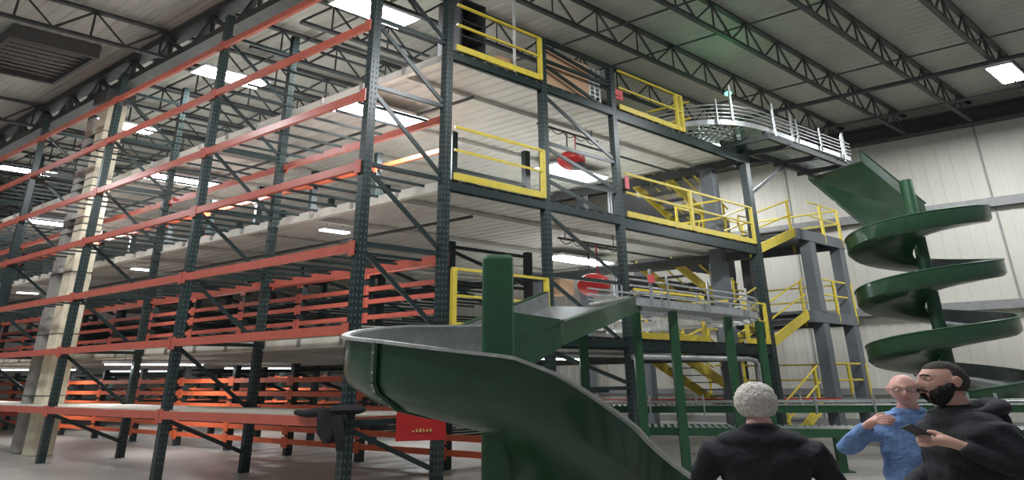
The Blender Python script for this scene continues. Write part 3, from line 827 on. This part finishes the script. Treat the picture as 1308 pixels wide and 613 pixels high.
# ================================================================= PEOPLE
def gauss(v, c, s): 
    d = V(((v.x - c[0]) / s[0], (v.y - c[1]) / s[1], (v.z - c[2]) / s[2])); return math.exp(-d.length_squared)
def head_mesh(age=0):
    """face looks along +Y, head centre at origin, 0.235 tall; real metres"""
    mb = MB(); mb.ell((0, 0, 0), .077, .096, .118, 40, 30)
    out = []
    for v in mb.v:
        v = V(v)
        lo = max(0, -v.z / .118)
        v.x *= 1 - .30 * lo * lo; 
        if v.y < 0: v.y *= 1 - .15 * lo
        v.y += .012 * lo * (1 if v.y > 0 else .2)
        # features
        v.y += .030 * gauss(v, (0, .095, -.018), (.014, .05, .020))
        v.y += .014 * gauss(v, (0, .095, .012), (.010, .05, .022))
        v.y += .008 * gauss(v, (0, .095, .038), (.045, .05, .012))
        for s in (-1, 1):
            v.y -= .013 * gauss(v, (s * .031, .085, .016), (.016, .05, .012))
            v.y += .004 * gauss(v, (s * .042, .07, -.02), (.02, .05, .02))
        v.y += .010 * gauss(v, (0, .09, -.058), (.022, .05, .008))
        v.y -= .006 * gauss(v, (0, .09, -.072), (.022, .05, .006))
        v.y += .012 * gauss(v, (0, .08, -.100), (.022, .05, .018))
        out.append(v)
    mb.v = out
    for s in (-1, 1):
        n0 = len(mb.v)
        mb.ell((0, 0, 0), .010, .020, .033, 12, 10)
        for i in range(n0, len(mb.v)):
            v = mb.v[i]; 
            if v.z < 0: v = V((v.x, v.y * .75, v.z))
            mb.v[i] = V((v.x + s * (.078 + max(0, -v.y) * .35), v.y - .008, v.z - .002))
    return mb
def skin_object(chains, radii, sub=2):
    """chains: dict of points, edges; returns evaluated vertex/face lists"""
    me = bpy.data.meshes.new('tmp'); pts, edges = chains
    me.from_pydata([tuple(p) for p in pts], edges, [])
    o = bpy.data.objects.new('tmp', me); COL.objects.link(o)
    sk = o.modifiers.new('s', 'SKIN'); sk.use_smooth_shade = True
    for i, r in enumerate(radii):
        d = me.skin_vertices[0].data[i]; d.radius = r if isinstance(r, tuple) else (r, r); d.use_root = (i == 0)
    ss = o.modifiers.new('u', 'SUBSURF'); ss.levels = sub; ss.render_levels = sub
    dg = bpy.context.evaluated_depsgraph_get(); dg.update(); ev = o.evaluated_get(dg); m2 = ev.to_mesh()
    vs = [V(v.co) for v in m2.vertices]; fs = [tuple(p.vertices) for p in m2.polygons]
    ev.to_mesh_clear(); bpy.data.objects.remove(o)
    return vs, fs
class Sk:
    def __init__(s): s.p = []; s.e = []; s.r = []
    def pt(s, p, r, par=None):
        s.p.append(V(p)); s.r.append(r); i = len(s.p) - 1
        if par is not None: s.e.append((par, i))
        return i
    def chain(s, pts, par):
        for p, r in pts: par = s.pt(p, r, par)
        return par
    def mesh(s, sub=2): return skin_object((s.p, s.e), s.r, sub)
def hand(S, wrist, fwd, side, palm, par, curl=.5, point=False):
    """palm and five fingers; fwd along the hand, side towards the thumb, palm = palm normal"""
    fwd = V(fwd).normalized(); side = V(side); side = (side - fwd * side.dot(fwd)).normalized(); palm = V(palm); palm = (palm - fwd * palm.dot(fwd) - side * palm.dot(side)).normalized()
    w = V(wrist)
    c = S.pt(w + fwd * .045, (.030, .019), par)
    for k, (o, ln) in enumerate(((.028, .072), (.009, .082), (-.010, .076), (-.028, .060))):
        cu = .12 if (point and k == 0) else curl
        kn = S.pt(w + fwd * .085 + side * o, .0115, c)
        d1 = (fwd * math.cos(cu * .9) + palm * math.sin(cu * .9)); d2 = (fwd * math.cos(cu * 2.2) + palm * math.sin(cu * 2.2)); d3 = (fwd * math.cos(cu * 3.1) + palm * math.sin(cu * 3.1))
        a = S.p[kn] + d1 * ln * .45; b = a + d2 * ln * .32; e = b + d3 * ln * .24
        S.chain([(a, .0095), (b, .0085), (e, .0075)], kn)
    t0 = S.pt(w + fwd * .035 + side * .032 + palm * .006, .014, c)
    S.chain([(w + fwd * .062 + side * .050 + palm * .018, .0115), (w + fwd * .085 + side * .052 + palm * .030, .0095)], t0)
def person(name, label, base, yaw, height, build, pose, skin_m, sx, hair=None, top_m=None, head_rot=(0, 0), hood=False, beard=False, glasses=False, collar=None, head_s=.96):
    """local frame: faces +Y, x to its right; pose gives elbow/wrist positions for left (x<0) and right (x>0)"""
    root = thing(name, base, label, 'person')
    k = height / 1.78
    R = Matrix.Rotation(yaw, 3, 'Z')
    def place(v):
        v = R @ (V(v) * k)
        return V((v.x * sx, v.y, v.z)) + V(base)
    hc = V((0, .025, 1.655))
    HR_ = Matrix.Rotation(head_rot[0], 3, 'Z') @ Matrix.Rotation(head_rot[1], 3, 'X')
    def hplace(v): return place(hc + HR_ @ (V(v) * head_s))
    # ---- body
    S = Sk()
    pel = S.pt((0, 0, .96), (.15 * build, .11 * build))
    sp = S.chain([((0, -.005, 1.10), (.12 * build, .09 * build)), ((0, -.01, 1.25), (.12 * build, .09 * build)), ((0, -.012, 1.36), (.11 * build, .08))], pel)
    nk = S.chain([((0, -.012, 1.44), (.06, .055)), ((0, .0, 1.53), .056), ((0, .012, 1.59), .054)], sp)
    for s in (-1, 1):
        kn = S.chain([((s * .10, 0, .86), .095), ((s * .11, .02, .50), .062), ((s * .11, -.005, .28), .054), ((s * .11, -.02, .09), .040)], pel)
        S.chain([((s * .115, .05, .045), .040), ((s * .12, .14, .035), .030)], kn)
    ends = {}
    for s in (-1, 1):
        el, wr, hd = pose[s]
        sh = S.chain([((s * .17 * build, -.015, 1.38), .050)], sp)
        shp = V((s * .17 * build, -.015, 1.38)); el = V(el); wr = V(wr)
        j = S.chain([(shp.lerp(el, .5), .048), (el, .040), (el.lerp(wr, .4), .040), (wr, .027)], sh)
        hand(S, wr, *hd[:3], j, curl=hd[3], point=hd[4])
    vs, fs = S.mesh(2)
    body = MB(); body.v = [place(v) for v in vs]; body.f = list(fs)
    hm = head_mesh(); n0 = len(body.v)
    body.v += [hplace(v) for v in hm.v]; body.f += [tuple(i + n0 for i in f) for f in hm.f]
    bo_ = body.build('body', skin_m, root, smooth=True)
    rm_ = bo_.modifiers.new('remesh', 'REMESH'); rm_.mode = 'VOXEL'; rm_.voxel_size = .006; rm_.use_smooth_shade = True
    dg = bpy.context.evaluated_depsgraph_get(); dg.update(); nm_ = bpy.data.meshes.new_from_object(bo_.evaluated_get(dg)); bo_.modifiers.clear(); bo_.data = nm_
    nm_.polygons.foreach_set('use_smooth', [True] * len(nm_.polygons))
    # eyes, lips
    for s in (-1, 1):
        e = MB().ell((s * .031, .082, .014), .0110, .010, .0046, 12, 8); e.v = [hplace(v) for v in e.v]; eo = e.build('eye', M['eye'], root, True)
        e = MB().ell((s * .031, .0905, .0135), .0045, .004, .0040, 10, 6); e.v = [hplace(v) for v in e.v]; e.build('iris', M['iris'], eo, True)
    e = MB().ell((0, .099 if not beard else .100, -.062), .021, .007, .0058, 14, 8); e.v = [hplace(v) for v in e.v]; e.build('lips', M['lip'], root, True)
    # ---- top garment
    S = Sk()
    b2 = build
    g0 = S.pt((0, 0, .90), (.185 * b2, .15 * b2))
    sp = S.chain([((0, -.005, 1.02), (.182 * b2, .150 * b2)), ((0, -.008, 1.16), (.176 * b2, .145 * b2)), ((0, -.012, 1.29), (.182 * b2, .14 * b2)), ((0, -.014, 1.375), (.150 * b2, .112 * b2))], g0)
    S.chain([((0, -.016, 1.44), (.115, .088)), ((0, -.006, 1.495), (.090, .088)), ((0, .0, 1.535), (.082, .082))], sp)
    for s in (-1, 1):
        el, wr, hd = pose[s]; el = V(el); wr = V(wr); shp = V((s * .180 * b2, -.015, 1.375))
        S.chain([(shp, .078), (shp.lerp(el, .5), .070), (el, .060), (el.lerp(wr, .5), .056), (el.lerp(wr, .93), .044)], sp)
    vs, fs = S.mesh(2)
    t = MB(); t.v = [place(v) for v in vs]; t.f = list(fs)
    yk = MB().ell((0, -.012, 1.425), .175 * b2, .112, .085, 24, 16); n0 = len(t.v); t.v += [place(v) for v in yk.v]; t.f += [tuple(i + n0 for i in f) for f in yk.f]
    # soft folds
    t.v = [v + V((.006 * math.sin(v.z * 46 + v.x * 23), .006 * math.sin(v.z * 39 + v.x * 31), 0)) for v in t.v]
    top = t.build('sweater' if not hood else 'hooded_jacket', top_m, root, True)
    rm_ = top.modifiers.new('remesh', 'REMESH'); rm_.mode = 'VOXEL'; rm_.voxel_size = .010; rm_.use_smooth_shade = True
    sm_ = top.modifiers.new('smooth', 'SMOOTH'); sm_.factor = .5; sm_.iterations = 4
    dg = bpy.context.evaluated_depsgraph_get(); dg.update(); nm_ = bpy.data.meshes.new_from_object(top.evaluated_get(dg)); top.modifiers.clear(); top.data = nm_
    nm_.polygons.foreach_set('use_smooth', [True] * len(nm_.polygons))
    if hood:
        h = MB()
        rings = []
        for i in range(9):
            f = i / 8; a = -.35 + f * (PI + .7)
            # hood lies as a thick roll around the back of the neck
        pts_ = []; rad = []
        for i in range(15):
            a = math.radians(-215 + i * 250 / 14)
            back = max(0, -math.sin(a))
            pts_.append((.105 * math.cos(a), -.02 + .105 * math.sin(a) - .03 * back, 1.475 + .035 * back)); rad.append(.024 + .024 * back)
        h.tube(pts_, rad, 14); h.ell((0, -.125, 1.43), .105, .05, .085, 18, 12)
        h.v = [place(v) for v in h.v]
        h.build('hood', top_m, top, True)
        lg = MB().ell((-.09, .13, 1.31), .012, .01, .008, 8, 6); lg.v = [place(v) for v in lg.v]; lg.build('chest_mark', M['white'], top, True)
    if collar:
        c_ = MB()
        c_.tube([(.072 * math.cos(2 * PI * i / 20), -.002 + .072 * math.sin(2 * PI * i / 20), 1.505 - .012 * math.sin(2 * PI * i / 20)) for i in range(21)], .011, 8)
        c_.v = [place(v) for v in c_.v]; c_.build('collar', M[collar], top, True)
    # zip
    # ---- trousers, shoes
    S = Sk(); g0 = S.pt((0, 0, .98), (.165 * b2, .135 * b2)); 
    g1 = S.chain([((0, 0, .90), (.165 * b2, .13 * b2))], g0)
    for s in (-1, 1):
        S.chain([((s * .10, 0, .80), .102), ((s * .11, .02, .50), .078), ((s * .112, -.0, .28), .068), ((s * .112, -.015, .10), .064)], g1)
    vs, fs = S.mesh(2); t = MB(); t.v = [place(v) for v in vs]; t.f = list(fs); t.build('trousers', M['denim'], root, True)
    for s in (-1, 1):
        q = MB().ell((s * .117, .06, .045), .052, .145, .045, 16, 10)
        q.v = [place(V((v.x, v.y, max(0.0, v.z)))) for v in q.v]; q.build('shoe', M['shoe'], root, True)
    # ---- hair
    if hair:
        hmesh, hm_m, thick, cut = hair
        q = MB().ell((0, 0, 0), .077, .096, .118, 40, 26)
        nv = []
        for v in q.v:
            v = V(v); lo = max(0, -v.z / .118); v.x *= 1 - .30 * lo * lo
            if v.y < 0: v.y *= 1 - .15 * lo
            g_ = cut(v)
            n = V((v.x / .077 ** 2, v.y / .096 ** 2, v.z / .118 ** 2)).normalized()
            nv.append(v + n * (thick * g_ * (1 + .28 * math.sin(v.x * 110 + v.z * 60) * math.sin(v.z * 90 + v.y * 130)) - .010 * (1 - g_)))
        q.v = [hplace(v) for v in nv]; q.build(hmesh, hm_m, root, True)
    if beard:
        q = MB().ell((0, .0, -.0), .077, .096, .118, 40, 26); nv = []
        for v in q.v:
            v = V(v); lo = max(0, -v.z / .118); v.x *= 1 - .25 * lo * lo
            n = V((v.x / .077 ** 2, v.y / .096 ** 2, v.z / .118 ** 2)).normalized()
            front = max(0, min(1, (v.y + .012) / .02)); zb_ = -.080 if (abs(v.x) < .020 and v.y > .05) else -.048 + 1.0 * max(0, abs(v.x) - .034)
            low = max(0, min(1, (zb_ - v.z + .004 * math.sin(v.x * 400)) / .014))
            g_ = front * low
            p_ = v + n * (.016 * g_ - .012 * (1 - g_)) + V((0, .012 * lo * g_, -.014 * g_ * lo)) + V((0, .008 * g_, 0))
            nv.append(p_)
        q.v = [hplace(v) for v in nv]; q.build('beard', M['beard'], root, True)
        q = MB().tube([(-.030, .098, -.060), (-.016, .110, -.049), (0, .115, -.046), (.016, .110, -.049), (.030, .098, -.060)], .0065, 8); q.v = [hplace(v) for v in q.v]; q.build('mustache', M['beard'], root, True)
        for s in (-1, 1):
            q = MB().tube([(s * .015, .106, .034), (s * .032, .102, .040), (s * .048, .086, .034)], .0045, 6); q.v = [hplace(v) for v in q.v]; q.build('eyebrow', M['beard'], root, True)
    if glasses:
        q = MB()
        for s in (-1, 1):
            q.tube([(s * .033 + .024 * math.cos(2 * PI * i / 14), .112 - abs(s * .033 + .024 * math.cos(2 * PI * i / 14)) * .12, .012 + .016 * math.sin(2 * PI * i / 14)) for i in range(15)], .0022, 5)
            q.tube([(s * .057, .104, .02), (s * .078, .06, .02), (s * .083, -.01, .014)], .0022, 5)
        q.tube([(-.01, .112, .016), (0, .116, .018), (.01, .112, .016)], .002, 5)
        q.v = [hplace(v) for v in q.v]; q.build('eyeglasses', M['darkgrey'], root)
    return root, place

relax = {-1: ((-.27, .02, 1.16), (-.24, .12, .93), ((0, .25, -1), (.3, 1, 0), (1, 0, 0), .35, False)), 1: ((.27, .02, 1.16), (.24, .12, .93), ((0, .25, -1), (-.3, 1, 0), (-1, 0, 0), .35, False))}
SX = 1.5
def cut_white(v):   # full head of hair, open at the face
    return 1.0 if (v.y < .035 or v.z > .062) and v.z > -.085 + max(0, v.y) * .6 and not (v.y > .02 and v.z < .02) else 0.0
person('person', 'white-haired person in a black jacket seen from behind, facing the decks', (1.51, 3.30, FZ), math.radians(-14), 1.715, 1.08, relax, M['skin2'], SX, hair=('hair', M['hairw'], .017, cut_white), top_m=M['fleece'], collar='fleece', head_rot=(-.45, 0))
def cut_crop(v):
    return 1.0 if (v.z > .068 - .0 * v.y or (v.y < .012 and v.z > -.06)) else 0.0
pose_h = {-1: ((-.27, -.06, 1.18), (-.17, .14, 1.33), ((.35, 1, .18), (.25, 0, 1), (1, .1, -.1), .75, False)),
          1: ((.27, -.03, 1.14), (.16, .20, 1.02), ((-.3, 1, .1), (-.2, 0, 1), (-1, 0, 0), .5, False))}
ph, place_h = person('person', 'bearded person with cropped dark hair and black hooded jacket, in profile holding a phone', (2.70, 3.25, FZ), math.radians(92), 1.84, 1.10, pose_h, M['skin'], SX, hair=('hair', M['haird'], .004, cut_crop), top_m=M['fleece'], hood=True, beard=True)
pose_b = {-1: ((-.26, .05, 1.17), (-.18, .28, 1.15), ((.4, 1, .1), (.3, .1, 1), (1, 0, 0), .6, False)),
          1: ((.34, .04, 1.20), (.17, .24, 1.43), ((-.55, .7, .25), (-.2, 0, 1), (-.3, -1, 0), .72, False))}
def cut_bald(v): return 1.0 if (v.y < -.01 and -.06 < v.z < .03) else 0.0
person('person', 'balding person with glasses and light blue sweater, facing the viewer and raising a hand', (3.00, 4.05, FZ), math.radians(152), 1.765, 1.05, pose_b, M['skin2'], SX, hair=('hair', M['hairw'], .004, cut_bald), top_m=M['sweater'], collar='sweater', glasses=True, head_rot=(.05, -.12))
# phone in the hand of the bearded person
pc = place_h((-.13, .245, 1.385))
phn = thing('smartphone', pc, 'dark smartphone held out in the hand of the bearded person', 'phone')
q = MB()
u = V((-.85, -.2, .42)).normalized(); w_ = V((.1, -.9, .35)).normalized(); n_ = u.cross(w_).normalized()
q.hexa([pc + u * a * .085 + w_ * b * .036 + n_ * c_ * .005 for c_ in (-1, 1) for a, b in ((-1, -1), (1, -1), (1, 1), (-1, 1))]); q.build('body', M['darkgrey'], phn, bevel=.003)
q = MB(); q.hexa([pc + u * a * .078 + w_ * b * .032 + n_ * c_ for c_ in (.0052, .006) for a, b in ((-1, -1), (1, -1), (1, 1), (-1, 1))]); q.build('screen', M['glass'], phn)

# ================================================================= WORLD, CAMERA, VIEW
wd = bpy.data.worlds.new('world'); sc.world = wd; wd.use_nodes = True
bg = wd.node_tree.nodes['Background']; bg.inputs[0].default_value = (.80, .86, 1.0, 1); bg.inputs[1].default_value = .22

cam = bpy.data.cameras.new('camera'); co = bpy.data.objects.new('camera', cam); COL.objects.link(co)
F, PITCHC, ROLL = 644.994, .26899, -.01084
cam.sensor_width = 36; cam.lens = 36 * F / 1308; cam.clip_end = 300; cam.clip_start = .05
cp, sp_ = math.cos(PITCHC), math.sin(PITCHC); cr, sr = math.cos(ROLL), math.sin(ROLL)
right = V((1, 0, 0)); fwd = V((0, cp, sp_)); upv = V((0, -sp_, cp))
r2 = right * cr + upv * sr; u2 = -right * sr + upv * cr
m = Matrix((( r2.x, u2.x, -fwd.x, 0), (r2.y, u2.y, -fwd.y, 0), (r2.z, u2.z, -fwd.z, 1.6), (0, 0, 0, 1)))
co.matrix_world = m
sc.camera = co
sc.view_settings.view_transform = 'Standard'
try: sc.view_settings.look = 'None'
except Exception: pass
sc.view_settings.gamma = 1; sc.view_settings.use_curve_mapping = False
sc.view_settings.exposure = 0.0
